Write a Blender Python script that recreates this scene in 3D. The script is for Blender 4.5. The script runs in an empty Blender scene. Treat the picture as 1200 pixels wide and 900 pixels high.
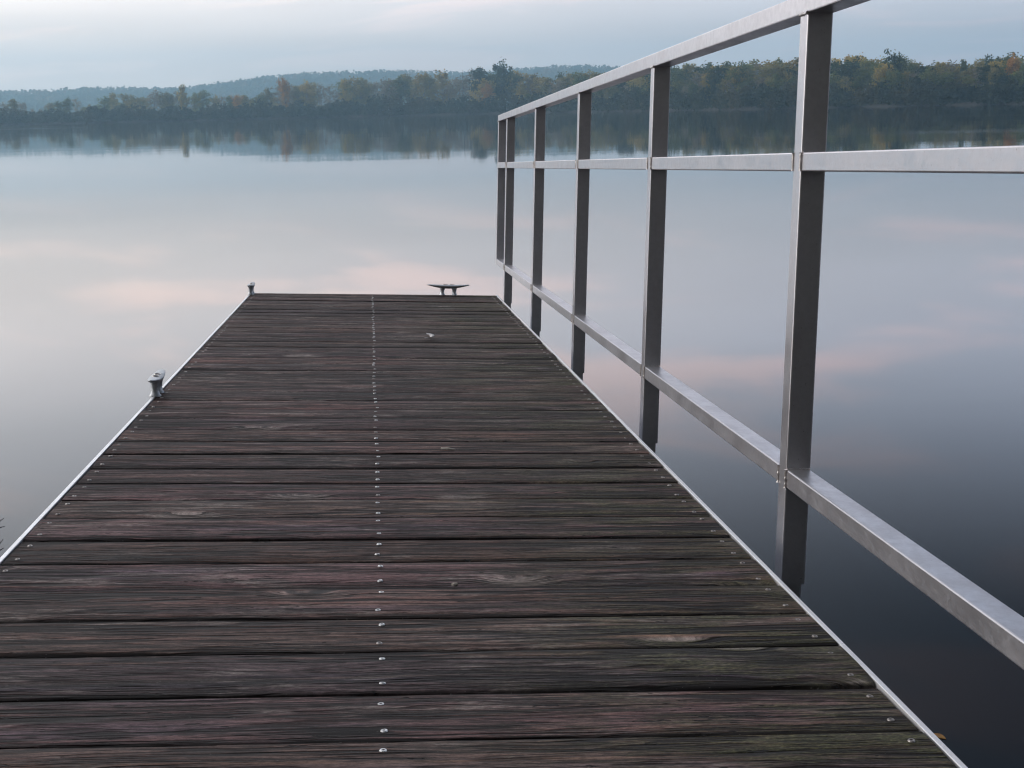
import bpy, bmesh, math, random
import numpy as np
from mathutils import Vector, Matrix

random.seed(7)
rng = np.random.default_rng(7)
SC = bpy.context.scene
COL = SC.collection
R = math.radians

# ------------------------------------------------------------------ camera
# dock frame: X across the deck, Y along it, Z up from the boards. The dock tips 2 degrees towards the lake,
# so its frame is turned into the world (water surface = z 0) by DOCK.
UP = Vector((-0.044683, -0.035219, 0.998380))
DOCK = Matrix(((0.99900, 0.0, 0.044711), (-0.001575, 0.99938, 0.035183), tuple(UP))).to_4x4()
FREEBOARD = 0.50
DOCK.translation = (0, 0, FREEBOARD)
F_PX = 1690.0                                        # focal length in pixels of the 1200 px wide photograph
CAM_D = Vector((0.5799, 0.0, 0.6250))
FW = Vector((0.098996, 0.984147, -0.147153)); RT = Vector((0.995078, -0.097259, 0.018967)); UC = Vector((-0.004355, 0.148306, 0.988932))
cam = bpy.data.cameras.new('camera'); camo = bpy.data.objects.new('camera', cam); COL.objects.link(camo)
m = Matrix((RT, UC, -FW)).transposed().to_4x4(); m.translation = CAM_D
camo.matrix_world = DOCK @ m
cam.sensor_width = 36; cam.lens = 36 * F_PX / 1200
cam.clip_start = 0.05; cam.clip_end = 9000
SC.camera = camo
CAM_W = camo.matrix_world.translation.copy()

# ------------------------------------------------------------------ light
SUN_AZ, SUN_EL = R(-75), R(17)                       # azimuth from +Y, clockwise positive
SUN_DIR = Vector((math.sin(SUN_AZ) * math.cos(SUN_EL), math.cos(SUN_AZ) * math.cos(SUN_EL), math.sin(SUN_EL)))
world = bpy.data.worlds.new('World'); SC.world = world; world.use_nodes = True


class NT:
    """tiny node-tree writer"""
    def __init__(self, tree):
        self.t = tree; tree.nodes.clear()

    def n(self, kind, **kw):
        nd = self.t.nodes.new(kind)
        for k, v in kw.items():
            if k.startswith('i_'):
                key = k[2:]
                sock = nd.inputs[int(key)] if key.isdigit() else nd.inputs[key.replace('_', ' ')]
                self.put(sock, v)
            else:
                setattr(nd, k, v)
        return nd

    def put(self, sock, v):
        if hasattr(v, 'is_linked') or hasattr(v, 'links'):
            self.t.links.new(v, sock)
        else:
            sock.default_value = v

    def math(self, op, a, b=None, c=None, clamp=False):
        nd = self.t.nodes.new('ShaderNodeMath'); nd.operation = op; nd.use_clamp = clamp
        self.put(nd.inputs[0], a)
        if b is not None: self.put(nd.inputs[1], b)
        if c is not None: self.put(nd.inputs[2], c)
        return nd.outputs[0]

    def rng(self, v, a, b, c=0.0, d=1.0, smooth=True):
        nd = self.t.nodes.new('ShaderNodeMapRange'); nd.interpolation_type = 'SMOOTHSTEP' if smooth else 'LINEAR'
        for i, x in enumerate((v, a, b, c, d)): self.put(nd.inputs[i], x)
        return nd.outputs[0]

    def mix(self, f, a, b, blend='MIX'):
        nd = self.t.nodes.new('ShaderNodeMix'); nd.data_type = 'RGBA'; nd.blend_type = blend
        self.put(nd.inputs[0], f); self.put(nd.inputs[6], a if not isinstance(a, tuple) else (*a, 1)[:4])
        self.put(nd.inputs[7], b if not isinstance(b, tuple) else (*b, 1)[:4])
        return nd.outputs[2]

    def noise(self, vec, scale=1.0, detail=4.0, rough=0.55, dist=0.0, col=False):
        nd = self.t.nodes.new('ShaderNodeTexNoise')
        self.put(nd.inputs['Vector'], vec); self.put(nd.inputs['Scale'], scale); self.put(nd.inputs['Detail'], detail)
        self.put(nd.inputs['Roughness'], rough); self.put(nd.inputs['Distortion'], dist)
        return nd.outputs['Color' if col else 'Fac']

    def vmul(self, v, s):
        nd = self.t.nodes.new('ShaderNodeVectorMath'); nd.operation = 'MULTIPLY'
        self.put(nd.inputs[0], v); self.put(nd.inputs[1], s); return nd.outputs[0]

    def vadd(self, v, s):
        nd = self.t.nodes.new('ShaderNodeVectorMath'); nd.operation = 'ADD'
        self.put(nd.inputs[0], v); self.put(nd.inputs[1], s); return nd.outputs[0]

    def xyz(self, v):
        nd = self.t.nodes.new('ShaderNodeSeparateXYZ'); self.put(nd.inputs[0], v); return nd.outputs

    def comb(self, x, y, z):
        nd = self.t.nodes.new('ShaderNodeCombineXYZ')
        for i, v in enumerate((x, y, z)): self.put(nd.inputs[i], v)
        return nd.outputs[0]


SKY_OFF = (20.3, 5.1)


def sky_world():
    w = NT(world.node_tree)
    tc = w.n('ShaderNodeTexCoord').outputs['Generated']
    nrm = w.n('ShaderNodeVectorMath', operation='NORMALIZE', i_0=tc).outputs[0]
    sky = w.n('ShaderNodeTexSky', sky_type='NISHITA', sun_disc=False, sun_elevation=SUN_EL, sun_rotation=SUN_AZ,
              altitude=100.0, air_density=1.0, dust_density=2.0, ozone_density=1.5)
    nish = w.mix(1.0, sky.outputs[0], (0.10, 0.10, 0.10), 'MULTIPLY')
    x, y, z = w.xyz(nrm)
    zc = w.math('MAXIMUM', z, 0.0)
    # cloud deck seen in perspective: project the direction on a flat layer
    den = w.math('ADD', zc, 0.10)
    pl = w.comb(w.math('DIVIDE', x, den), w.math('DIVIDE', y, den), 0.0)
    big = w.noise(w.vmul(pl, (0.55, 0.75, 1)), 1.0, 4.0, 0.5, 0.3)
    sk = w.xyz(pl)
    streak = w.noise(w.comb(w.math('ADD', w.math('MULTIPLY', sk[0], 0.95), SKY_OFF[0]), w.math('ADD', w.math('ADD', w.math('MULTIPLY', sk[1], 1.25), w.math('MULTIPLY', sk[0], 0.45)), SKY_OFF[1]), 0.0), 1.0, 5.0, 0.55, 0.5)
    dot = w.n('ShaderNodeVectorMath', operation='DOT_PRODUCT', i_0=nrm, i_1=SUN_DIR).outputs['Value']
    glow = w.rng(dot, -0.22, 0.66)                    # the cloud deck brightens towards the hidden sun
    base = w.mix(glow, (1.18, 1.16, 1.28), (2.24, 1.93, 1.74))
    back = w.rng(y, -0.8, 0.3, 0.78, 1.0)
    low = w.rng(zc, 0.03, 0.16, 0.60, 1.0)            # thin grey veil at the horizon, bright band, heavier cloud above
    high = w.math('SUBTRACT', 1.0, w.math('MULTIPLY', w.rng(zc, 0.13, 0.35), w.math('SUBTRACT', 0.95, w.math('MULTIPLY', glow, 0.52))))
    shade = w.math('MULTIPLY', w.math('MULTIPLY', w.rng(big, 0.32, 0.68, 0.96, 1.04), back), w.math('MULTIPLY', low, high))
    pink = w.math('MULTIPLY', w.math('MULTIPLY', w.rng(streak, 0.50, 0.64), w.rng(zc, 0.05, 0.11, 0.35, 1.0)), w.rng(dot, -0.4, 0.7, 0.55, 0.8))
    base = w.mix(pink, base, w.mix(glow, (2.05, 1.48, 1.48), (3.15, 2.40, 2.06)))
    tint = w.mix(w.rng(zc, 0.05, 0.24), (1.0, 1.0, 1.0), (0.86, 0.99, 1.14))
    base = w.mix(w.math('SUBTRACT', 1.0, w.math('MULTIPLY', pink, 0.7)), base, w.mix(1.0, base, tint, 'MULTIPLY'))
    base = w.mix(1.0, base, w.comb(shade, shade, shade), 'MULTIPLY')
    col = w.mix(0.88, nish, base)
    bg = w.n('ShaderNodeBackground', i_Color=col, i_Strength=1.0)
    w.t.links.new(bg.outputs[0], w.n('ShaderNodeOutputWorld').inputs['Surface'])


sky_world()
sun = bpy.data.lights.new('sun', 'SUN'); sun.energy = 0.8; sun.angle = R(24); sun.color = (1.0, 0.92, 0.84)
suno = bpy.data.objects.new('sun', sun); COL.objects.link(suno); suno.location = (-30, 30, 40)
suno.rotation_euler = SUN_DIR.to_track_quat('Z', 'Y').to_euler()

vs = SC.view_settings; vs.view_transform = 'Standard'; vs.look = 'None'; vs.exposure = 0.30; vs.gamma = 1.0
vs.use_curve_mapping = False
SC.render.engine = 'CYCLES'
cy = SC.cycles
cy.use_denoising = True; cy.max_bounces = 6; cy.diffuse_bounces = 3; cy.glossy_bounces = 4; cy.volume_bounces = 1
cy.transparent_max_bounces = 4; cy.sample_clamp_indirect = 6.0; cy.filter_width = 1.2


# ------------------------------------------------------------------ helpers
def pix_dir(px, py):
    """world direction through a point of the 1200x900 photograph"""
    d = FW + RT * ((px - 600) / F_PX) - UC * ((py - 450) / F_PX)
    return (DOCK.to_3x3() @ d)


def at(px, dist, z=0.0):
    """ground point at a horizontal distance, in the azimuth of a photo column"""
    d = pix_dir(px, 130); d.z = 0; d.normalize()
    return Vector((CAM_W.x + d.x * dist, CAM_W.y + d.y * dist, z))


def on_water(px, py):
    d = pix_dir(px, py); k = -CAM_W.z / d.z
    return CAM_W + d * k


def on_deck(px, py):
    d = FW + RT * ((px - 600) / F_PX) - UC * ((py - 450) / F_PX)
    k = -CAM_D.z / d.z
    return CAM_D + d * k


def tag(o, label=None, cat=None, group=None, kind=None):
    if label: o['label'] = label
    if cat: o['category'] = cat
    if group: o['group'] = group
    if kind: o['kind'] = kind
    return o


def link(name, data, parent=None, loc=None):
    o = bpy.data.objects.new(name, data); COL.objects.link(o)
    if parent is not None: o.parent = parent
    if loc is not None: o.location = loc
    return o


def empty(name, loc=(0, 0, 0)):
    o = link(name, None, None, loc); o.empty_display_size = 0.2
    return o


def mesh_np(name, verts, faces, mat=None, smooth=False):
    me = bpy.data.meshes.new(name)
    me.from_pydata([tuple(v) for v in verts], [], [tuple(f) for f in faces])
    if mat: me.materials.append(mat)
    if smooth: me.polygons.foreach_set('use_smooth', [True] * len(me.polygons))
    me.update()
    return me


def quads_mesh(name, V, mat=None):
    """V: (n,4,3) array of separate quads"""
    n = len(V)
    me = bpy.data.meshes.new(name)
    me.vertices.add(n * 4); me.vertices.foreach_set('co', np.ascontiguousarray(V, dtype=np.float32).ravel())
    me.loops.add(n * 4); me.loops.foreach_set('vertex_index', np.arange(n * 4, dtype=np.int32))
    me.polygons.add(n); me.polygons.foreach_set('loop_start', np.arange(0, n * 4, 4, dtype=np.int32))
    try: me.polygons.foreach_set('loop_total', np.full(n, 4, dtype=np.int32))
    except Exception: pass
    if mat: me.materials.append(mat)
    me.update(calc_edges=True); me.validate()
    return me


class MB:
    """collects boxes, tubes and lofts into one mesh"""
    def __init__(self): self.v = []; self.f = []

    def add(self, v, f):
        b = len(self.v); self.v += [tuple(p) for p in v]; self.f += [tuple(i + b for i in q) for q in f]
        return self

    def box(self, x0, x1, y0, y1, z0, z1):
        v = [(x, y, z) for z in (z0, z1) for y in (y0, y1) for x in (x0, x1)]
        return self.add(v, [(0, 2, 3, 1), (4, 5, 7, 6), (0, 1, 5, 4), (2, 6, 7, 3), (0, 4, 6, 2), (1, 3, 7, 5)])

    def bar(self, x0, x1, y0, y1, z0, z1, axis, r=0.004, seg=3):
        """rounded-corner square tube along an axis, with closed ends"""
        lo = [x0, y0, z0]; hi = [x1, y1, z1]
        ax = 'xyz'.index(axis); a, b = [(1, 2), (2, 0), (0, 1)][ax]
        ring = []
        for cx, cy_, s in ((hi[a] - r, hi[b] - r, 0), (lo[a] + r, hi[b] - r, 1), (lo[a] + r, lo[b] + r, 2), (hi[a] - r, lo[b] + r, 3)):
            for k in range(seg + 1):
                t = (s + k / seg) * math.pi / 2
                ring.append((cx + r * math.cos(t), cy_ + r * math.sin(t)))
        n = len(ring); v = []
        for e in (lo[ax], hi[ax]):
            for p in ring:
                q = [0, 0, 0]; q[ax] = e; q[a] = p[0]; q[b] = p[1]; v.append(q)
        f = [(i, (i + 1) % n, n + (i + 1) % n, n + i) for i in range(n)]
        f += [tuple(reversed(range(n))), tuple(range(n, 2 * n))]
        return self.add(v, f)

    def loft(self, rings, close=True):
        n = len(rings[0]); v = [p for r in rings for p in r]; f = []
        for i in range(len(rings) - 1):
            for k in range(n):
                a = i * n + k; b = i * n + (k + 1) % n
                f.append((a, b, b + n, a + n))
        if close: f += [tuple(reversed(range(n))), tuple(range((len(rings) - 1) * n, len(rings) * n))]
        return self.add(v, f)

    def tube(self, pts, radii, n=6):
        rings = []
        P = [Vector(p) for p in pts]
        for i, p in enumerate(P):
            d = (P[min(i + 1, len(P) - 1)] - P[max(i - 1, 0)]).normalized()
            s = d.orthogonal().normalized() if i == 0 else (s - d * s.dot(d)).normalized()
            t = d.cross(s)
            rings.append([tuple(p + (s * math.cos(2 * math.pi * k / n) + t * math.sin(2 * math.pi * k / n)) * radii[i]) for k in range(n)])
        return self.loft(rings)

    def mesh(self, name, mat, smooth=False):
        return mesh_np(name, self.v, self.f, mat, smooth)

    def obj(self, name, mat, parent=None, smooth=False):
        o = link(name, self.mesh(name, mat, smooth), parent)
        return o


def autosmooth(o, ang=40):
    me = o.data
    me.polygons.foreach_set('use_smooth', [True] * len(me.polygons))
    try: me.set_sharp_from_angle(angle=R(ang))
    except Exception: pass


def material(name):
    mt = bpy.data.materials.new(name); mt.use_nodes = True
    return mt, NT(mt.node_tree)


def finish(w, bsdf, disp=None):
    out = w.n('ShaderNodeOutputMaterial'); w.t.links.new(bsdf.outputs[0], out.inputs['Surface'])


# ------------------------------------------------------------------ materials
def mat_wood():
    mt, w = material('weathered_plank')
    oc = w.n('ShaderNodeTexCoord').outputs['Object']
    rnd = w.n('ShaderNodeObjectInfo').outputs['Random']
    x, y, z = w.xyz(oc)
    off = w.math('MULTIPLY', rnd, 91.0)
    off2 = w.math('FRACT', w.math('MULTIPLY', rnd, 17.31))
    off3 = w.math('FRACT', w.math('MULTIPLY', rnd, 7.77))
    # knots bend the grain
    kv = w.comb(w.math('ADD', w.math('MULTIPLY', x, 2.6), off), w.math('ADD', w.math('MULTIPLY', y, 7.0), w.math('MULTIPLY', off2, 9.0)), 0.0)
    vor = w.n('ShaderNodeTexVoronoi', feature='F1', i_Vector=kv, i_Scale=1.0).outputs['Distance']
    knot = w.rng(vor, 0.26, 0.02)
    core = w.rng(vor, 0.075, 0.03)
    warp = w.noise(w.comb(w.math('ADD', w.math('MULTIPLY', x, 3.0), off), w.math('MULTIPLY', y, 9.0), off2), 1.0, 3.0, 0.5)
    yy = w.math('ADD', y, w.math('MULTIPLY', w.math('SUBTRACT', warp, 0.5), 0.026))
    yy = w.math('ADD', yy, w.math('MULTIPLY', knot, 0.024))
    def g(sx, sy, o, d=4.0, r=0.6):
        return w.noise(w.comb(w.math('ADD', w.math('MULTIPLY', x, sx), w.math('ADD', off, o)), w.math('MULTIPLY', yy, sy), w.math('MULTIPLY', off2, 13.0)), 1.0, d, r)
    fine = g(16.0, 230.0, 0.0, 5.0, 0.75)
    mid = g(2.6, 70.0, 5.0, 7.0, 0.76)
    broad = g(1.1, 20.0, 11.0, 4.0, 0.55)
    patch = g(4.0, 16.0, 23.0, 6.0, 0.68)
    def groove(sx, sy, o, wd, m0, m1):
        n_ = g(sx, sy, o, 2.0, 0.45)
        m_ = g(sx * 2.2, sy * 0.35, o + 3.0, 2.0, 0.5)
        return w.math('MULTIPLY', w.rng(w.math('ABSOLUTE', w.math('SUBTRACT', n_, 0.5)), wd, wd * 0.25), w.rng(m_, m0, m1))
    split = groove(0.9, 24.0, 31.0, 0.045, 0.51, 0.55)
    check = groove(1.9, 62.0, 43.0, 0.070, 0.49, 0.56)
    hair = groove(4.0, 130.0, 57.0, 0.090, 0.44, 0.56)
    crack = w.math('MAXIMUM', split, w.math('MAXIMUM', w.math('MULTIPLY', check, 0.90), w.math('MULTIPLY', hair, 0.65)))
    speck = w.noise(w.vmul(oc, (140, 330, 100)), 1.0, 2.0, 0.6)
    # colour
    tone = w.math('ADD', w.math('MULTIPLY', mid, 0.60), w.math('MULTIPLY', fine, 0.40))
    brown = w.mix(w.rng(tone, 0.42, 0.57), (0.0100, 0.0064, 0.0062), (0.172, 0.116, 0.108))
    hue = w.n('ShaderNodeValToRGB', i_Fac=off3)
    cr = hue.color_ramp; cr.elements[0].color = (1.07, 0.92, 0.95, 1); cr.elements[1].color = (0.90, 0.95, 1.12, 1)
    for p, c in ((0.25, (1.10, 0.96, 0.84, 1)), (0.5, (1.02, 0.92, 1.02, 1)), (0.75, (1.02, 1.02, 0.90, 1))):
        e = cr.elements.new(p); e.color = c
    col = w.mix(1.0, brown, hue.outputs[0], 'MULTIPLY')
    val = w.math('ADD', 0.48, w.math('MULTIPLY', off2, 0.55))
    col = w.mix(1.0, col, w.comb(val, val, val), 'MULTIPLY')
    redm = w.math('MULTIPLY', w.rng(broad, 0.52, 0.62), w.rng(off2, 0.1, 0.9, 0.3, 0.9))
    col = w.mix(redm, col, w.mix(1.0, col, (1.08, 0.93, 0.94), 'MULTIPLY'))
    bluem = w.rng(broad, 0.48, 0.38)
    col = w.mix(bluem, col, w.mix(1.0, col, (0.88, 0.97, 1.14), 'MULTIPLY'))
    tan = w.math('MULTIPLY', w.rng(g(0.9, 30.0, 71.0, 3.0, 0.5), 0.56, 0.66), w.rng(off3, 0.3, 0.9, 0.2, 0.8))
    col = w.mix(tan, col, w.mix(1.0, col, (1.45, 1.25, 0.90), 'MULTIPLY'))
    # silver, worn grain on the proud ridges
    dk = w.rng(g(1.7, 13.0, 83.0, 4.0, 0.6), 0.36, 0.62, 0.60, 1.22)
    col = w.mix(1.0, col, w.comb(dk, dk, dk), 'MULTIPLY')
    rub = w.noise(w.comb(w.math('ADD', w.math('MULTIPLY', x, 42.0), off), w.math('MULTIPLY', yy, 300.0), 0.0), 1.0, 4.0, 0.7)
    worn = w.math('MULTIPLY', w.math('MULTIPLY', w.rng(patch, 0.52, 0.62), w.rng(tone, 0.45, 0.53)), w.rng(rub, 0.40, 0.56, 0.15, 1.0))
    worn = w.math('MAXIMUM', worn, w.math('MULTIPLY', w.math('MULTIPLY', w.rng(knot, 0.10, 0.5), w.rng(off3, 0.15, 0.5)), w.rng(tone, 0.42, 0.55)))
    col = w.mix(w.math('MULTIPLY', worn, 0.68), col, (0.300, 0.268, 0.245))
    col = w.mix(w.math('MULTIPLY', core, 0.8), col, (0.02, 0.013, 0.011))
    # moss along the railing side
    mo = w.math('MULTIPLY', w.rng(x, -0.05, 0.5), w.rng(w.noise(w.vadd(w.vmul(oc, (5, 16, 4)), w.comb(off, off2, 0.0)), 1.0, 4.0, 0.65), 0.36, 0.58))
    mo = w.math('MULTIPLY', mo, w.rng(off3, 0.1, 0.8, 0.5, 1.0))
    col = w.mix(w.math('MULTIPLY', mo, 0.85), col, w.mix(w.rng(speck, 0.4, 0.65), (0.026, 0.028, 0.012), (0.096, 0.098, 0.042)))
    fib = w.noise(w.comb(w.math('ADD', w.math('MULTIPLY', x, 75.0), off), w.math('MULTIPLY', yy, 260.0), off2), 1.0, 5.0, 0.78)
    fb = w.rng(fib, 0.34, 0.66, 0.55, 1.50)
    col = w.mix(1.0, col, w.comb(fb, fb, fb), 'MULTIPLY')
    pit = w.rng(w.noise(w.comb(w.math('ADD', w.math('MULTIPLY', x, 20.0), off), w.math('MULTIPLY', yy, 75.0), off3), 1.0, 3.0, 0.6), 0.655, 0.70)
    crack = w.math('MAXIMUM', crack, pit)
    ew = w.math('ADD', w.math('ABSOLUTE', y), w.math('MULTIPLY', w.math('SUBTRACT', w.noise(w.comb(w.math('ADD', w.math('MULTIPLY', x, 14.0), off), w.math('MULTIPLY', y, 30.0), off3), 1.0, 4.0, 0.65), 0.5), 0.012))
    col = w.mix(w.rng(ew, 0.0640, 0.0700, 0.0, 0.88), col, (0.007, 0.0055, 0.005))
    col = w.mix(crack, col, (0.0045, 0.0032, 0.0034))
    col = w.mix(w.rng(speck, 0.66, 0.76, 0, 0.5), col, (0.15, 0.14, 0.135))
    h = w.math('ADD', w.math('MULTIPLY', tone, 1.0), w.math('MULTIPLY', w.math('MULTIPLY', crack, -1.0), 1.6))
    h = w.math('ADD', h, w.math('MULTIPLY', broad, 0.7))
    bump = w.n('ShaderNodeBump', i_Strength=1.0, i_Distance=0.0040, i_Height=h)
    b = w.n('ShaderNodeBsdfPrincipled', i_Base_Color=col, i_Normal=bump.outputs[0])
    w.put(b.inputs['Roughness'], w.rng(tone, 0.3, 0.7, 0.58, 0.84)); b.inputs['Specular IOR Level'].default_value = 0.24
    finish(w, b)
    return mt


def mat_alu(name, base=(0.60, 0.58, 0.56), rough=0.42, stain=0.5, metal=0.85):
    mt, w = material(name)
    oc = w.n('ShaderNodeTexCoord').outputs['Object']
    rnd = w.n('ShaderNodeObjectInfo').outputs['Random']
    v = w.vadd(oc, w.comb(w.math('MULTIPLY', rnd, 13.0), 0.0, 0.0))
    a = w.noise(w.vmul(v, (9, 9, 9)), 1.0, 5.0, 0.65)
    f = w.noise(w.vmul(v, (70, 70, 70)), 1.0, 4.0, 0.7)
    sp = w.noise(w.vmul(v, (260, 260, 260)), 1.0, 2.0, 0.6)
    t = w.math('ADD', w.math('MULTIPLY', a, 0.5), w.math('MULTIPLY', f, 0.5))
    lo = tuple(c * (1 - 0.42 * stain) for c in base); hi = tuple(min(1, c * (1 + 0.22 * stain)) for c in base)
    col = w.mix(w.rng(t, 0.36, 0.66), lo, hi)
    col = w.mix(w.rng(sp, 0.68, 0.76, 0, 0.5), col, (0.16, 0.13, 0.11))
    b = w.n('ShaderNodeBsdfPrincipled', i_Base_Color=col)
    b.inputs['Metallic'].default_value = metal
    w.put(b.inputs['Roughness'], w.rng(t, 0.3, 0.7, rough + 0.10, rough - 0.08))
    bp = w.n('ShaderNodeBump', i_Strength=0.15, i_Distance=0.0006, i_Height=f); w.put(b.inputs['Normal'], bp.outputs[0])
    finish(w, b)
    return mt


def mat_simple(name, c0, c1, scale=20.0, rough=0.8, bump=0.4, spec=0.3):
    mt, w = material(name)
    oc = w.n('ShaderNodeTexCoord').outputs['Object']
    n = w.noise(oc, scale, 4.0, 0.6)
    b = w.n('ShaderNodeBsdfPrincipled', i_Base_Color=w.mix(w.rng(n, 0.35, 0.65), c0, c1))
    b.inputs['Roughness'].default_value = rough; b.inputs['Specular IOR Level'].default_value = spec
    bp = w.n('ShaderNodeBump', i_Strength=bump, i_Distance=0.01, i_Height=n); w.put(b.inputs['Normal'], bp.outputs[0])
    finish(w, b)
    return mt


def mat_leaf(name, c0, c1, c2, scale=0.6):
    """foliage: three autumn tones mixed by clumps and from tree to tree"""
    mt, w = material(name)
    oc = w.n('ShaderNodeTexCoord').outputs['Object']
    rnd = w.n('ShaderNodeObjectInfo').outputs['Random']
    v = w.vadd(oc, w.comb(w.math('MULTIPLY', rnd, 50.0), 0.0, 0.0))
    n = w.noise(v, scale, 4.0, 0.6)
    n2 = w.noise(v, scale * 0.35, 2.0, 0.5)
    col = w.mix(w.rng(n, 0.35, 0.65), c0, c1)
    col = w.mix(w.rng(n2, 0.48, 0.66), col, c2)
    val = w.math('ADD', 0.75, w.math('MULTIPLY', rnd, 0.5))
    col = w.mix(1.0, col, w.comb(val, val, val), 'MULTIPLY')
    d = w.n('ShaderNodeBsdfPrincipled', i_Base_Color=col); d.inputs['Roughness'].default_value = 0.85
    d.inputs['Specular IOR Level'].default_value = 0.15
    tr = w.n('ShaderNodeBsdfTranslucent', i_Color=w.mix(1.0, col, (1.40, 1.34, 1.08), 'MULTIPLY'))
    mx = w.n('ShaderNodeMixShader'); mx.inputs[0].default_value = 0.55
    w.t.links.new(d.outputs[0], mx.inputs[1]); w.t.links.new(tr.outputs[0], mx.inputs[2])
    finish(w, mx)
    return mt


def mat_water():
    mt, w = material('lake_water')
    oc = w.n('ShaderNodeTexCoord').outputs['Object']
    swell = w.noise(w.vmul(oc, (0.05, 0.11, 1)), 1.0, 3.0, 0.5)
    rip = w.noise(w.vmul(oc, (0.35, 1.3, 1)), 1.0, 3.0, 0.55)
    wind = w.rng(w.noise(w.vmul(oc, (0.006, 0.028, 1)), 1.0, 3.0, 0.5), 0.56, 0.66)
    h = w.math('ADD', w.math('MULTIPLY', swell, 1.0), w.math('MULTIPLY', rip, w.math('ADD', 0.05, w.math('MULTIPLY', wind, 0.30))))
    bp = w.n('ShaderNodeBump', i_Strength=1.0, i_Distance=0.006, i_Height=h)
    b = w.n('ShaderNodeBsdfPrincipled'); b.inputs['Base Color'].default_value = (0.004, 0.007, 0.012, 1)
    w.put(b.inputs['Roughness'], w.math('ADD', 0.030, w.math('MULTIPLY', wind, 0.03)))
    b.inputs['IOR'].default_value = 1.27; w.put(b.inputs['Normal'], bp.outputs[0])
    finish(w, b)
    return mt


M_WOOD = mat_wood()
M_RAIL = mat_alu('brushed_aluminium', (0.615, 0.605, 0.635), 0.36, 0.18, 0.95)
M_TRIM = mat_alu('edge_aluminium', (0.86, 0.87, 0.89), 0.34, 0.15, 0.6)
M_WELD = mat_alu('weld_metal', (0.58, 0.55, 0.54), 0.34, 0.7)
M_CLEAT = mat_alu('galvanised_cleat', (0.47, 0.50, 0.53), 0.42, 0.5, 0.8)
M_SCREW = mat_alu('zinc_screw', (0.60, 0.61, 0.62), 0.36, 0.8, 0.9)
M_DARK = mat_simple('dark_recess', (0.010, 0.010, 0.011), (0.02, 0.02, 0.02), 200, 0.9)
M_BEAM = mat_simple('wet_beam', (0.022, 0.018, 0.015), (0.045, 0.038, 0.032), 30, 0.85)
M_WATER = mat_water()
M_BARK = mat_simple('bark', (0.05, 0.042, 0.036), (0.13, 0.115, 0.10), 3.0, 0.9)
M_PALEBARK = mat_simple('pale_bark', (0.16, 0.15, 0.14), (0.30, 0.28, 0.26), 3.0, 0.9)
M_MUD = mat_simple('shore_mud', (0.022, 0.021, 0.018), (0.055, 0.05, 0.044), 0.8, 0.95)
LEAF = {
    'green': mat_leaf('green_leaves', (0.085, 0.112, 0.047), (0.14, 0.165, 0.062), (0.185, 0.18, 0.065)),
    'olive': mat_leaf('olive_leaves', (0.150, 0.145, 0.062), (0.25, 0.225, 0.090), (0.29, 0.235, 0.080)),
    'yellow': mat_leaf('yellow_leaves', (0.24, 0.195, 0.065), (0.38, 0.29, 0.085), (0.24, 0.21, 0.07)),
    'orange': mat_leaf('orange_leaves', (0.36, 0.195, 0.058), (0.50, 0.285, 0.085), (0.38, 0.26, 0.08)),
    'grey': mat_leaf('grey_twigs', (0.16, 0.150, 0.128), (0.25, 0.230, 0.190), (0.21, 0.175, 0.13)),
    'dark': mat_leaf('dark_evergreen', (0.030, 0.052, 0.028), (0.056, 0.080, 0.040), (0.065, 0.075, 0.034)),
}
M_BRUSH = mat_leaf('brush_leaves', (0.024, 0.034, 0.020), (0.058, 0.066, 0.034), (0.076, 0.068, 0.036), 0.25)
M_HILL = mat_leaf('hill_canopy', (0.060, 0.080, 0.034), (0.105, 0.108, 0.045), (0.17, 0.118, 0.045), 0.045)

# ------------------------------------------------------------------ lake, banks, hills
water = link('water', mesh_np('water', [(-1500, -30, 0), (1500, -30, 0), (1500, 1500, 0), (-1500, 1500, 0)], [(0, 1, 2, 3)], M_WATER))
tag(water, 'calm dark lake mirroring the pale evening sky', None, None, 'structure')

SHORE = [(-700, 720), (-300, 690), (0, 650), (150, 640), (300, 650), (450, 650), (600, 620), (700, 550), (860, 440), (1050, 400), (1200, 385), (1500, 360), (1900, 340)]


def shore(px):
    for (a, da), (b, db) in zip(SHORE, SHORE[1:]):
        if a <= px <= b: return da + (db - da) * (px - a) / (b - a)
    return SHORE[0][1] if px < SHORE[0][0] else SHORE[-1][1]


def interp(tab, px):
    for (a, da), (b, db) in zip(tab, tab[1:]):
        if a <= px <= b: return da + (db - da) * (px - a) / (b - a)
    return tab[0][1] if px < tab[0][0] else tab[-1][1]


# far bank: a low shelf from the waterline inland to the foot of the hills
def bank():
    pxs = list(range(-700, 1901, 20)); V = []; F = []
    offs = [(-6, -0.6), (-0.6, -0.05), (1.2, 0.35), (6, 0.9), (40, 1.6), (160, 3.0), (520, 4.0), (1500, 4.0)]
    for px in pxs:
        d = shore(px) + 2.5 * math.sin(px * 0.071) + 1.6 * math.sin(px * 0.19 + 1)
        for (o, z) in offs: V.append(at(px, d + o, z))
    n = len(offs)
    for i in range(len(pxs) - 1):
        for k in range(n - 1):
            a = i * n + k; F.append((a, a + n, a + n + 1, a + 1))
    o = link('ground', mesh_np('ground', V, F, M_MUD, True))
    tag(o, 'low muddy far bank under the dark brush', None, None, 'structure')


bank()

# skyline of the wooded hills in the photograph: (column, row of the ridge)
RIDGE = [(-700, 112), (-200, 110), (0, 107), (60, 105), (110, 102), (150, 102), (225, 101), (262, 95), (300, 90), (350, 85), (430, 82), (480, 81), (530, 83),
         (570, 82), (620, 78), (680, 75), (720, 77), (760, 82), (850, 83), (1000, 80), (1200, 76), (1900, 76)]


def horizon(px): return 142.3 - 0.0225 * px


D_HILL = 2200.0


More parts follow.
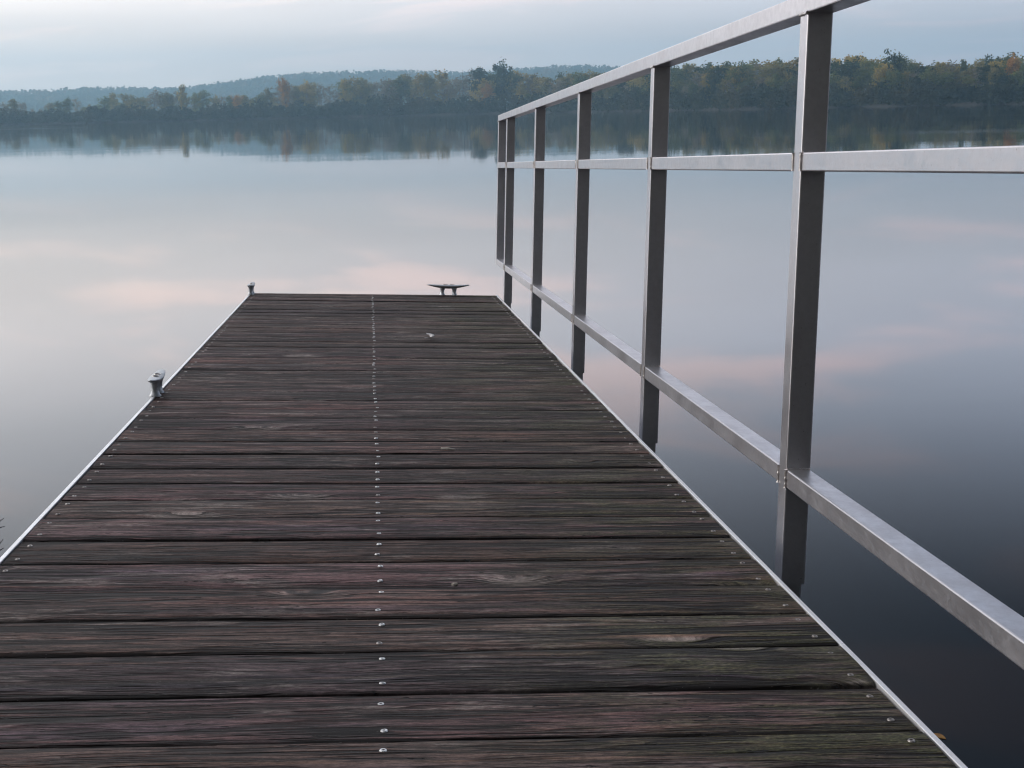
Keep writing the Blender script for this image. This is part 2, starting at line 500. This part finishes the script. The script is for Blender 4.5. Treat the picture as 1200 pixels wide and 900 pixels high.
def ridge_h(px): return CAM_W.z + (horizon(px) - interp(RIDGE, px)) / F_PX * D_HILL


def hills():
    pxs = list(range(-700, 1901, 12)); V = []; F = []
    prof = [(-480, 0.02), (-350, 0.25), (-200, 0.62), (-80, 0.9), (0, 1.0), (120, 0.97)]
    for px in pxs:
        h = ridge_h(px) - 10.0
        for k, (o, f) in enumerate(prof):
            V.append(at(px, D_HILL + o, 3.0 + (h - 3.0) * f + 1.2 * math.sin(px * 0.05 + k * 2.0)))
    n = len(prof)
    for i in range(len(pxs) - 1):
        for k in range(n - 1):
            a = i * n + k; F.append((a, a + n, a + n + 1, a + 1))
    o = link('hills', mesh_np('hills', V, F, M_HILL, True))
    tag(o, 'long low hills fading blue behind the far bank', None, None, 'structure')
    # the canopy: crowns too far off to tell apart
    Q = []
    for px in np.arange(-260, 1460, 2.0):
        for k in range(9):
            t = rng.uniform(0, 1) ** 0.7
            o_ = -480 + 520 * t
            f = np.interp(o_, [p[0] for p in prof], [p[1] for p in prof])
            pp = px + rng.uniform(-2, 2)
            base = at(pp, D_HILL + o_, 3.0 + (ridge_h(pp) - 14.0) * f)
            rad = rng.uniform(4.0, 8.0); hh = rng.uniform(5.0, 12.0)
            for _ in range(7):
                a = rng.normal(size=3); a /= np.linalg.norm(a); a[2] = abs(a[2])
                c = np.array(base) + a * np.array([rad, rad, hh * 0.8]) + np.array([0, 0, 1.0])
                Q.append(quad_at(c, rng.uniform(2.4, 4.6)))
    me = quads_mesh('hill_forest', np.array(Q), M_HILL)
    o = link('hill_forest', me); tag(o, 'hazy blue forest covering the far hills', None, None, 'stuff')


def quad_at(c, s):
    u = rng.normal(size=3); u /= np.linalg.norm(u)
    v = np.cross(u, rng.normal(size=3)); v /= np.linalg.norm(v)
    u = u * s * 0.5 * rng.uniform(0.7, 1.3); v = v * s * 0.5
    return [c - u - v * 0.7, c + u * 0.7 - v, c + u + v * 0.6, c - u * 0.6 + v]


hills()


# dark brush along the water's edge, one tangled mass
def brush():
    Q = []
    top = [(0, 5.4), (150, 5.4), (300, 5.9), (450, 7.0), (600, 6.8), (700, 6.4), (860, 6.0), (1200, 5.0), (1500, 5.0)]
    px = -140.0
    while px < 1340:
        dens = 3
        for _ in range(dens):
            pp = px + rng.uniform(-6, 6)
            d = shore(pp) + rng.uniform(0.5, 15)
            H = interp(top, pp) * rng.uniform(0.62, 1.12) * (1 + 0.16 * math.sin(pp * 0.13) + 0.1 * math.sin(pp * 0.041 + 2))
            W = rng.uniform(1.6, 3.2)
            base = np.array(at(pp, d, 0.25))
            for _ in range(44):
                t = rng.uniform(0, 1) ** 0.8
                a = rng.uniform(0, 2 * math.pi); rr = W * math.sqrt(rng.uniform(0.1, 1)) * (1 - 0.65 * t ** 2.2)
                Q.append(quad_at(base + np.array([math.cos(a) * rr, math.sin(a) * rr, H * t]), rng.uniform(0.4, 0.95)))
        px += 2.4
    o = link('shore_brush', quads_mesh('shore_brush', np.array(Q), M_BRUSH))
    tag(o, 'dark tangled brush lining the far waterline', None, None, 'stuff')


brush()


# ------------------------------------------------------------------ trees of the far bank
def tree_meshes(kind, seed):
    """a 10 m tree: trunk with limbs, and a crown of leaf clumps hung on them"""
    global rng
    keep = rng; rng = np.random.default_rng(seed)
    wood = MB(); Q = []
    H = 10.0
    narrow = kind in ('dark',)
    sparse = kind == 'grey'
    lean = rng.uniform(-0.5, 0.5, 2)
    tp = [(lean[0] * t * t, lean[1] * t * t, H * 0.9 * t) for t in (0, 0.25, 0.5, 0.75, 1)]
    wood.tube(tp, [0.24, 0.19, 0.14, 0.09, 0.03], 6)
    nl = 16 if not sparse else 18
    z0 = rng.uniform(0.14, 0.42)
    wid = rng.uniform(1.9, 2.9) * (0.8 if sparse else 1.0)
    for i in range(nl):
        t = z0 + (0.95 - z0) * (i + rng.uniform(0, 0.8)) / nl
        prof = math.sin(math.pi * min(1, max(0.0, (t - z0 + 0.12) / (1.06 - z0 + 0.12)))) ** 0.75
        a = i * 2.4 + rng.uniform(-0.5, 0.5)
        L = wid * prof * rng.uniform(0.6, 1.15)
        s = np.array([lean[0] * t * t, lean[1] * t * t, H * 0.9 * t])
        e = s + np.array([math.cos(a) * L, math.sin(a) * L, L * rng.uniform(0.35, 0.9)])
        wood.tube([s, (s + e) / 2 + np.array([0, 0, -0.1]), e], [0.07, 0.05, 0.02], 4)
        for j in range(3):
            c = s + (e - s) * (0.45 + 0.3 * j) + rng.normal(size=3) * 0.28
            r = rng.uniform(0.55, 0.95) * (0.7 + 0.5 * prof) * (0.8 if sparse else 1)
            for _ in range(30 if not sparse else 16):
                d = rng.normal(size=3); d /= np.linalg.norm(d)
                Q.append(quad_at(c + d * r * rng.uniform(0.2, 1.25) * np.array([1, 1, 0.8]), rng.uniform(0.20, 0.44) * (0.8 if sparse else 1)))
    for _ in range(40 if not sparse else 18):
        d = rng.normal(size=3) * np.array([0.5, 0.5, 0.5])
        Q.append(quad_at(np.array([lean[0], lean[1], H * 0.93]) + d, rng.uniform(0.25, 0.5)))
    rng = keep
    return quads_mesh(kind + '_crown', np.array(Q), LEAF[kind]), wood.mesh(kind + '_trunk', M_PALEBARK if kind in ('grey', 'olive', 'yellow') else M_BARK)


PROTO = {k: [tree_meshes(k, 100 * i + j) for j in range(4)] for i, k in enumerate(('green', 'olive', 'yellow', 'orange', 'grey', 'dark'))}
DESC = {'green': 'green autumn tree', 'olive': 'dull olive tree', 'yellow': 'yellowing tree', 'orange': 'rusty orange tree',
        'grey': 'thin grey half-bare tree', 'dark': 'dark evergreen tree'}


ALL_TREES = []


def tree(kind, px, D, H, widen=1.0, label=None, v=None, group='trees along the far bank'):
    cr, tr = PROTO[kind][random.randrange(4) if v is None else v]
    p = at(px, D, 0.9 + min(2.5, max(0, (D - shore(px)) * 0.015)))
    r = empty('tree', p); s = H / 10.3
    r.scale = (s * widen, s * widen, s); r.rotation_euler = (0, 0, random.uniform(0, 6.28))
    zones = ((120, 'at the hazy left end of the far bank'), (215, 'left of the slender tall green tree'), (335, 'between slender green and narrow orange trees'),
             (440, 'just right of the narrow orange tree'), (543, 'left of the dead tree pole'), (600, 'beside the tallest dark tree'),
             (631, 'in the second railing bay from the far end'), (680, 'in the third railing bay from the far end'), (765, 'in the fourth railing bay from the far end'),
             (850, 'in the left half of the widest full bay'), (940, 'just left of the nearest post'), (1047, 'just right of the nearest post'),
             (1120, 'right of the highest dark tree'), (9999, 'near the right edge'))
    zone = next(z for lim, z in zones if px < lim)
    size = 'low ' if H < 8 else 'tall ' if H > 13 else ''
    tag(r, label or (size + DESC[kind] + ' ' + zone), 'tree', group if label is None else 'trees along the far bank')
    link('trunk', tr, r); link('crown', cr, r)
    ALL_TREES.append((px, r))
    return r


# skyline of the tree row in front of the hills: (column, row of the tree tops)
TOPS = [(-140, 114), (0, 116), (30, 114), (60, 120), (85, 113), (110, 117), (135, 106), (160, 107), (180, 106), (215, 100), (240, 108), (262, 110), (290, 110),
        (335, 96), (365, 96), (405, 92), (440, 90), (480, 86), (520, 84), (560, 80), (600, 84), (630, 90), (660, 86), (690, 82), (740, 78), (780, 74), (830, 73),
        (880, 71), (930, 69), (980, 68), (1020, 66), (1060, 66), (1100, 70), (1150, 69), (1180, 67), (1340, 66)]
MIX = {0: ['grey', 'olive', 'grey', 'green', 'olive'], 1: ['olive', 'grey', 'olive', 'yellow', 'green', 'grey'], 2: ['olive', 'green', 'grey', 'yellow', 'olive'],
       3: ['green', 'olive', 'green', 'yellow', 'grey', 'dark'], 4: ['green', 'olive', 'dark', 'green', 'yellow', 'grey']}
px = -130.0
while px < 1330:
    z = 0 if px < 250 else 1 if px < 540 else 2 if px < 720 else 3 if px < 960 else 4
    D = shore(px) + random.uniform(14, 60)
    top = interp(TOPS, px) + random.choice((0, 1, 3, 6, 9, 12) if z < 3 else (1, 2, 3, 4, 6, 8)) + random.uniform(-1, 2)
    H = (horizon(px) - top) / F_PX * D + CAM_W.z - 1.2
    tree(random.choice(MIX[z]), px, D, max(5.0, H), random.uniform(1.0, 1.5))
    px += random.uniform(6, 12) if z < 2 else random.uniform(4.5, 9.5)
# a second, lower row that closes the wood on the right
px = 620.0
while px < 1330:
    D = shore(px) + random.uniform(6, 16)
    H = random.uniform(6.5, 9.5)
    tree(random.choice(['green', 'olive', 'green', 'grey', 'dark']), px, D, H, random.uniform(1.0, 1.4))
    px += random.uniform(7, 13)
# the ones that stand out
def tall(kind, px, top, D, w, label, v):
    tree(kind, px, D, (horizon(px) - top) / F_PX * D + CAM_W.z - 1.2, w, label, v)
tall('dark', 587, 71, shore(587) + 16, 0.82, 'tallest dark green tree on the far bank, straight above the railing end', 1)
tall('dark', 562, 78, shore(562) + 22, 1.0, 'dark green tree close left of the tallest far bank tree', 2)
tall('orange', 572, 97, shore(572) + 8, 1.15, 'low rusty orange tree in front of the tallest dark tree', 0)
tall('orange', 335, 91, shore(335) + 12, 0.62, 'narrow bright orange tree on the left half of the far bank', 1)
tall('yellow', 362, 94, shore(362) + 20, 0.9, 'golden yellow tree just right of the narrow orange tree', 1)
tall('orange', 278, 110, shore(278) + 10, 0.9, 'small orange tree low on the bank, left of the narrow orange one', 2)
tall('yellow', 405, 92, shore(405) + 14, 0.8, 'yellow tree with pale stem in the middle of the left bank', 3)
tall('olive', 215, 99, shore(215) + 14, 0.70, 'slender green tree standing above its neighbours on the left bank', 0)
tall('orange', 1186, 66, shore(1186) + 12, 0.8, 'orange tree at the right edge of the far bank', 3)
tall('yellow', 1032, 74, shore(1032) + 10, 0.95, 'yellow green tree right of the nearest railing post', 2)
tall('dark', 1047, 62, shore(1047) + 22, 0.8, 'dark tree rising highest in the wood right of nearest post', 0)
tall('dark', 1172, 86, shore(1172) + 5, 1.3, 'rounded dark bush-like tree low at the right end of bank', 3)
tall('yellow', 828, 84, shore(828) + 9, 0.8, 'pale yellow tree between the two nearest railing posts', 0)
# where only two or three share a look and a stretch of bank, their order singles them out
by_label = {}
for px_, o_ in sorted(ALL_TREES, key=lambda t: t[0]): by_label.setdefault(o_['label'], []).append(o_)
for lab, os_ in by_label.items():
    names = {2: ('left-hand ', 'right-hand '), 3: ('leftmost ', 'middle ', 'rightmost ')}.get(len(os_))
    if names:
        for nm, o_ in zip(names, os_): o_['label'] = nm + lab
# a bare pole of a dead tree
sn = MB(); sn.tube([(0, 0, 0), (0.1, 0, 9), (0.25, 0, 18.2)], [0.22, 0.15, 0.05], 6)
for zz, a, L in ((9, 0.4, 1.6), (12, 2.8, 1.3), (14.5, 5.0, 1.0), (16.5, 1.5, .6)):
    sn.tube([(0.15, 0, zz), (0.15 + math.cos(a) * L, math.sin(a) * L, zz + L * 0.8)], [0.07, 0.02], 4)
so = sn.obj('dead_tree', M_BARK); so.location = at(543, shore(543) + 10, 0.9)
tag(so, 'bare dead tree pole rising above the far bank, left of tallest tree', 'tree')


# the wooded bank the dock leads out from, behind the photographer
def near_bank():
    V = []; F = []; xs = list(range(-60, 61, 4)); prof = [(-2.2, -0.8), (-3.0, 0.05), (-4.5, 0.6), (-9, 1.5), (-28, 3.5)]
    for x in xs:
        for (y, z) in prof: V.append((x, y - 0.6 * math.sin(x * 0.3) - 0.004 * x * x, z))
    n = len(prof)
    for i in range(len(xs) - 1):
        for k in range(n - 1):
            a = i * n + k; F.append((a, a + 1, a + n + 1, a + n))
    o = link('near_ground', mesh_np('near_ground', V, F, M_MUD, True)); tag(o, 'bank the dock leads out from', None, None, 'structure')
    Q = []; wood = MB()
    for i in range(26):
        x = -52 + i * 4.2 + rng.uniform(-1, 1); y = -9 - rng.uniform(0, 9) - 0.004 * x * x; H = rng.uniform(12, 17)
        wood.tube([(x, y, 0.6), (x + 0.3, y, H * 0.85)], [0.2, 0.06], 6)
        for _ in range(620):
            t = rng.uniform(0.04, 1); a = rng.uniform(0, 6.28); r = 3.0 * math.sin(math.pi * min(1, t * 0.85 + 0.15)) ** 0.6 * math.sqrt(rng.uniform(0.05, 1))
            Q.append(quad_at(np.array([x + r * math.cos(a), y + r * math.sin(a), 0.8 + H * t]), rng.uniform(0.5, 1.0)))
    o = link('near_wood', quads_mesh('near_wood', np.array(Q), LEAF['green'])); tag(o, 'wood on the bank behind the dock', None, None, 'stuff')
    o = link('near_stems', wood.mesh('near_stems', M_BARK)); tag(o, 'stems of the wood behind the dock', None, None, 'stuff')


near_bank()

# ------------------------------------------------------------------ dock
W = 1.22; PITCH = 0.1468; Y_GAP0 = 1.519; I0, I1 = -15, 38     # plank i lies between gaps i and i+1
dock = empty('dock'); dock.matrix_world = DOCK
tag(dock, 'dark weathered plank dock with aluminium edges reaching out over the lake', 'dock')
TR = 0.0078                                                    # thickness of the edge trim


def plank_mesh(i, width=PITCH):
    nx = 22 if i < 14 else 12
    L = W - 2 * TR - 0.002
    gap = 0.0048 + 0.0045 * rng.uniform(0, 1) ** 2
    w0 = width / 2 - gap / 2
    tilt = rng.uniform(-0.0012, 0.0012); lift = rng.uniform(-0.0018, 0.0012); cup = rng.uniform(-0.0012, 0.0018)
    ph = rng.uniform(0, 6.28, 6)
    xl = -L / 2 + rng.uniform(0, 0.003); xr = L / 2 - rng.uniform(0.0, 0.0025)
    rings = []
    for k in range(nx + 1):
        t = k / nx; x = xl + (xr - xl) * t
        def wob(p, s): return s * (0.6 * math.sin(x * 4.1 + p) + 0.4 * math.sin(x * 11.3 + p * 2) + rng.uniform(-0.5, 0.5))
        ya = -w0 + wob(ph[0], 0.0011); yb = w0 + wob(ph[1], 0.0011)
        c = 0.0024 + max(0, wob(ph[2], 0.0028)); c2 = 0.0022 + max(0, wob(ph[3], 0.0022))
        zt = lift + 0.0006 * math.sin(x * 3 + ph[4])
        za, zb = zt - tilt, zt + tilt
        top = [(x, ya, -0.036), (x, ya, za - c), (x, ya + c, za - 0.0006), (x, ya * 0.5, zt * 0.5 + za * 0.5 + cup * 0.6), (x, 0, zt + cup),
               (x, yb * 0.5, zt * 0.5 + zb * 0.5 + cup * 0.6), (x, yb - c2, zb - 0.0006), (x, yb, zb - c2), (x, yb, -0.036)]
        rings.append(top)
    mb = MB(); mb.loft(rings)
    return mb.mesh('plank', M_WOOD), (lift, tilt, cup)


def screw_mesh():
    mb = MB(); n = 12; r = 0.0044
    ring = lambda rr, z: [(rr * math.cos(2 * math.pi * k / n), rr * math.sin(2 * math.pi * k / n), z) for k in range(n)]
    mb.loft([ring(r * 0.9, -0.006), ring(r, 0.0), ring(r * 0.86, 0.0012), ring(r * 0.42, 0.0013), ring(r * 0.36, -0.0012)])
    return mb.mesh('screw', M_SCREW, False)


def pit_mesh():
    mb = MB(); n = 12; v = []
    for k in range(n):
        a = 2 * math.pi * k / n
        v.append((0.0085 * math.cos(a) * (1 + 0.25 * math.sin(3 * a)), 0.0062 * math.sin(a), 0.0))
    mb.add(v, [tuple(range(n))])
    return mb.mesh('screw_pit', M_DARK)


SCREW = screw_mesh()
DULL_SCREW = SCREW.copy(); DULL_SCREW.materials[0] = mat_alu('rusting_screw', (0.34, 0.32, 0.31), 0.45, 1.0, 0.85)
for i in range(I0, I1):
    yc = Y_GAP0 + (i + 0.5) * PITCH
    pm, (lift, tilt, cup) = plank_mesh(i)
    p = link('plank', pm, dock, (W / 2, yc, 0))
    try: p.data.set_sharp_from_angle(angle=R(50)); p.data.polygons.foreach_set('use_smooth', [True] * len(p.data.polygons))
    except Exception: pass
    if i >= -9:
        for sx in (-0.581, -0.012, 0.577):
            for sy in (-1, 1):
                o = link('screw', SCREW if sx == -0.012 and rng.uniform() < 0.8 else DULL_SCREW, p, (sx + rng.normal() * 0.0016, sy * (0.040 + rng.normal() * 0.004), lift + sy * tilt * 0.6 + cup * 0.5 + rng.uniform(-0.0007, 0.0005)))
                o.rotation_euler = (rng.normal() * 0.07, rng.normal() * 0.07, rng.uniform(0, 3))
RIPPED = 0.068                                                 # the last board is ripped to a strip
pm, _ = plank_mesh(I1, RIPPED)
link('plank', pm, dock, (W / 2, Y_GAP0 + I1 * PITCH + RIPPED / 2, 0))
Y_END = Y_GAP0 + I1 * PITCH + RIPPED + 0.030; Y_BEG = Y_GAP0 + I0 * PITCH - 0.03
for name, x0, x1 in (('edge_trim', 0.0, TR), ('edge_trim', W - TR, W)):
    mb = MB(); n = 40
    mb.bar(x0, x1, Y_BEG, Y_END, -0.16, 0.0016, 'y', 0.0010, 2)
    o = mb.obj(name, M_TRIM, dock)
MB().box(TR + 0.0005, W - TR - 0.0005, Y_END - 0.026, Y_END - 0.001, -0.16, -0.003).obj('end_board', M_BEAM, dock)
MB().box(TR + 0.0005, W - TR - 0.0005, Y_BEG + 0.001, Y_BEG + 0.026, -0.16, -0.003).obj('end_board', M_BEAM, dock)
for xb in (0.04, 0.60, 1.16):
    MB().box(xb - 0.019, xb + 0.019, Y_BEG + 0.03, Y_END - 0.03, -0.155, -0.0365).obj('joist', M_BEAM, dock)
for yb in (1.0, 4.0, 6.6):                                     # floats that carry the dock
    MB().bar(0.12, 1.10, yb - 0.45, yb + 0.45, -0.62, -0.157, 'y', 0.05, 4).obj('float', M_DARK, dock)


# ------------------------------------------------------------------ cleats
def cleat(name, loc, turn, size, label):
    root = empty(name); root.matrix_world = DOCK @ Matrix.Translation(loc) @ Matrix.Rotation(turn, 4, 'Z') @ Matrix.Scale(size, 4)
    tag(root, label, 'cleat', 'mooring cleats on the dock edge')
    # horn bar: 0.21 long along x
    rings = []
    for t in np.linspace(-1, 1, 25):
        a = abs(t); x = 0.105 * t
        w = 0.0165 * (1 - a ** 6) ** 0.5 * (1 - 0.40 * a) + 0.0026
        h = 0.0085 * (1 - a ** 1.7) + 0.0022
        z = 0.047 + 0.009 * max(0, a - 0.28) ** 1.2
        rings.append([(x, w * math.cos(s), z + h * math.sin(s) * (1.30 if math.sin(s) < 0 else 0.6)) for s in np.linspace(0, 2 * math.pi, 15)[:-1]])
    o = MB().loft(rings).obj('horn', M_CLEAT, root); autosmooth(o, 60)
    for s in (-1, 1):
        rings = []
        for z, rx, ry, sh in ((0.0, 0.0145, 0.0165, 0), (0.003, 0.0145, 0.0165, 0), (0.007, 0.0118, 0.0125, 0), (0.016, 0.0102, 0.0105, 0.000), (0.026, 0.0108, 0.0110, 0), (0.032, 0.0125, 0.0122, 0.001), (0.038, 0.015, 0.013, 0.002)):
            rings.append([(s * 0.030 - s * sh + rx * math.cos(a), ry * math.sin(a), z) for a in np.linspace(0, 2 * math.pi, 15)[:-1]])
        o = MB().loft(rings).obj('leg', M_CLEAT, root); autosmooth(o, 50)
    for s in (-1, 1):                                          # two raised oval rims cast on the top
        mb = MB(); pts = [(s * 0.0165 + 0.0125 * math.cos(a), 0.0085 * math.sin(a), 0.0545 - 0.0012 * abs(math.sin(a))) for a in np.linspace(0, 2 * math.pi, 19)]
        mb.tube(pts, [0.0013] * len(pts), 5)
        o = mb.obj('cast_rim', M_WELD, root); autosmooth(o, 60)
    return root


cleat('mooring_cleat', (0.007, 3.95, 0.0016), R(90), 1.0, 'grey cleat seen end-on, halfway along the left dock edge')
cleat('mooring_cleat', (0.010, 7.09, 0.0016), R(90), 0.95, 'small cleat seen end-on at the far left dock corner')
cleat('mooring_cleat', (0.972, 7.15, 0.0), 0.0, 1.0, 'cleat seen side-on with both horns, on the far dock end near railing')

# ------------------------------------------------------------------ railing
rail = empty('railing'); rail.matrix_world = DOCK
tag(rail, 'silver welded square tube railing running along the right side of the dock', 'railing')
XR, S = 1.2995, 0.0431
LO = (0.0885, 0.1204); MI = (0.6312, 0.6623); TP = (0.8909, 0.9245)
PY = [8.178, 7.671, 6.340, 5.019, 3.696, 2.387, 1.07, -0.25]


def weld_line(p0, p1, parent):
    p0, p1 = Vector(p0), Vector(p1); n = 13; mb = MB(); d = p1 - p0
    pts = [p0 + d * (k / (n - 1)) for k in range(n)]
    rad = [0.0025 if k % 2 else 0.0025 + 0.0016 * random.random() for k in range(n)]
    mb.tube(pts, rad, 6)
    o = mb.obj('weld_bead', M_WELD, parent); autosmooth(o, 60)


for j, y in enumerate(PY):
    z0 = LO[0] if j == 0 else -0.085
    o = MB().bar(XR, XR + S, y, y + S, z0, TP[0], 'z', 0.0022, 2).obj('post', M_RAIL, rail)
    if j > 0:
        b = MB().bar(XR + 0.004, XR + S - 0.004, y + 0.004, y + S - 0.004, -0.19, -0.0852, 'z', 0.003, 2).obj('sleeve', M_RAIL, o)
        b2 = MB().box(W + 0.0005, XR + 0.0035, y + 0.008, y + S - 0.008, -0.150, -0.100).obj('bracket', M_TRIM, o)
    if 0 < j:
        for (za, zb) in (LO, MI):
            weld_line((XR - 0.0003, y - 0.0006, za), (XR - 0.0003, y - 0.0006, zb), o)
            weld_line((XR - 0.0003, y + S + 0.0006, za), (XR - 0.0003, y + S + 0.0006, zb), o)
            weld_line((XR + 0.002, y - 0.0006, zb), (XR + S - 0.002, y - 0.0006, zb), o)
    weld_line((XR - 0.0003, y, TP[0] - 0.0006), (XR - 0.0003, y + S, TP[0] - 0.0006), o)
for j in range(len(PY) - 1):
    ya, yb = PY[j + 1] + S, PY[j]
    for nm, (za, zb) in (('lower_rail', LO), ('middle_rail', MI)):
        o = MB().bar(XR + 0.0008, XR + S - 0.0008, ya, yb, za, zb, 'y', 0.0022, 2).obj(nm, M_RAIL, rail)
o = MB().bar(XR - 0.0006, XR + S + 0.0006, PY[-1], PY[0] + S, TP[0], TP[1], 'y', 0.0022, 2).obj('top_rail', M_RAIL, rail)

# ------------------------------------------------------------------ small litter on the boards and the water
M_PALE = mat_simple('pale_husk', (0.42, 0.42, 0.44), (0.66, 0.65, 0.64), 60, 0.7)
M_TWIG = mat_simple('bleached_twig', (0.34, 0.32, 0.29), (0.52, 0.50, 0.46), 90, 0.8)
M_STONE = mat_simple('pebble', (0.16, 0.145, 0.125), (0.34, 0.31, 0.27), 130, 0.85)
M_DTWIG = mat_simple('wet_twig', (0.012, 0.011, 0.010), (0.03, 0.026, 0.022), 60, 0.7)
M_OLEAF = mat_simple('orange_leaf', (0.30, 0.14, 0.03), (0.42, 0.22, 0.05), 40, 0.6)
M_RLEAF = mat_simple('red_leaf', (0.05, 0.024, 0.02), (0.10, 0.05, 0.04), 40, 0.6)


def place(o, dock_pt, rz=0.0):
    o.matrix_world = DOCK @ Matrix.Translation(dock_pt) @ Matrix.Rotation(rz, 4, 'Z')


q = on_deck(498, 398)
rings = []
for t in np.linspace(0, 1, 12):                                # a curled strip
    a = -2.3 + 3.6 * t; w = 0.008 * math.sin(math.pi * (0.12 + 0.8 * t))
    c = Vector((0.018 * math.cos(a) + 0.014 * t, 0.030 * math.sin(a), 0.006 + 0.010 * t))
    rad = Vector((math.cos(a), math.sin(a), 0.3)).normalized()
    rings.append([tuple(c - rad * w), tuple(c + rad * w), tuple(c + rad * w + Vector((0, 0, 0.002))), tuple(c - rad * w + Vector((0, 0, 0.002)))])
o = MB().loft(rings).obj('curled_leaf', M_PALE, None, True); place(o, q + Vector((0, 0, 0.002)), 0.4)
tag(o, 'pale curled leaf lying on the boards near the dock end', 'leaf')
q = on_deck(525, 528)
o = MB().tube([(-0.016, 0.004, 0.004), (0.0, 0.001, 0.0045), (0.016, -0.004, 0.004)], [0.0022, 0.0026, 0.0016], 6).obj('twig', M_TWIG, None, True); place(o, q, -0.1)
tag(o, 'short bleached twig lying mid-deck right of the screw line', 'twig')
q = on_deck(533, 687)
bm = bmesh.new(); bmesh.ops.create_icosphere(bm, subdivisions=2, radius=0.0047)
for v_ in bm.verts: v_.co = Vector((v_.co.x * 1.2, v_.co.y, v_.co.z * 0.7)) * (1 + 0.18 * math.sin(v_.co.x * 900) * math.cos(v_.co.y * 700))
me = bpy.data.meshes.new('pebble'); bm.to_mesh(me); bm.free(); me.materials.append(M_STONE)
o = link('pebble', me); place(o, q + Vector((0, 0, 0.003)))
tag(o, 'small tan pebble on a board joint in the foreground', 'pebble')


def leaf(px, py, size, mat, rz, label):
    pt = on_water(px, py); out = [(0, -1.15), (0.28, -0.75), (0.50, -0.25), (0.52, 0.2), (0.36, 0.6), (0.12, 0.9), (0, 1.2), (-0.16, 0.9), (-0.42, 0.55), (-0.5, 0.1), (-0.46, -0.35), (-0.22, -0.8)]
    v = [(0, 0, 0.0016)] + [(x * size, y * size, 0.001 + 0.002 * abs(x)) for x, y in out]
    n = len(out); f = [(0, 1 + k, 1 + (k + 1) % n) for k in range(n)]
    o = link('leaf', mesh_np('leaf', v, f, mat)); o.location = pt; o.rotation_euler = (0, 0, rz)
    md = o.modifiers.new('thick', 'SOLIDIFY'); md.thickness = 0.0008
    tag(o, label, 'leaf')


leaf(1100, 863, 0.014, M_OLEAF, 0.5, 'orange leaf floating on dark water beside the dock edge')
for (pa, pb, lab) in (((0, 615), (5, 612), 'upper of two dark twigs floating at the left edge of the water'), ((0, 641), (4, 637), 'lower of two dark twigs floating at the left edge of the water')):
    a, b = on_water(*pa), on_water(*pb)
    a = a + (a - b) * 2
    mb = MB(); mb.tube([a + Vector((0, 0, .003)), (a + b) / 2 + Vector((0, 0.01, .008)), b + Vector((0, 0, .012))], [0.0018, 0.0016, 0.0008], 5)
    o = mb.obj('floating_twig', M_DTWIG, None, True); tag(o, lab, 'twig', 'twigs on the water')

# ------------------------------------------------------------------ haze over the lake
mt, w = material('lake_haze')
pv = w.n('ShaderNodeVolumePrincipled'); pv.inputs['Color'].default_value = (0.50, 0.80, 1.0, 1); pv.inputs['Density'].default_value = 0.00052
pv.inputs['Anisotropy'].default_value = 0.5
out = w.n('ShaderNodeOutputMaterial'); w.t.links.new(pv.outputs[0], out.inputs['Volume'])
hz = MB().box(-2700, 2700, -120, 2750, -2.0, 116.0).obj('haze', mt)
tag(hz, 'thin blue evening haze over the lake', None, None, 'stuff')
print('objects', len(bpy.data.objects))
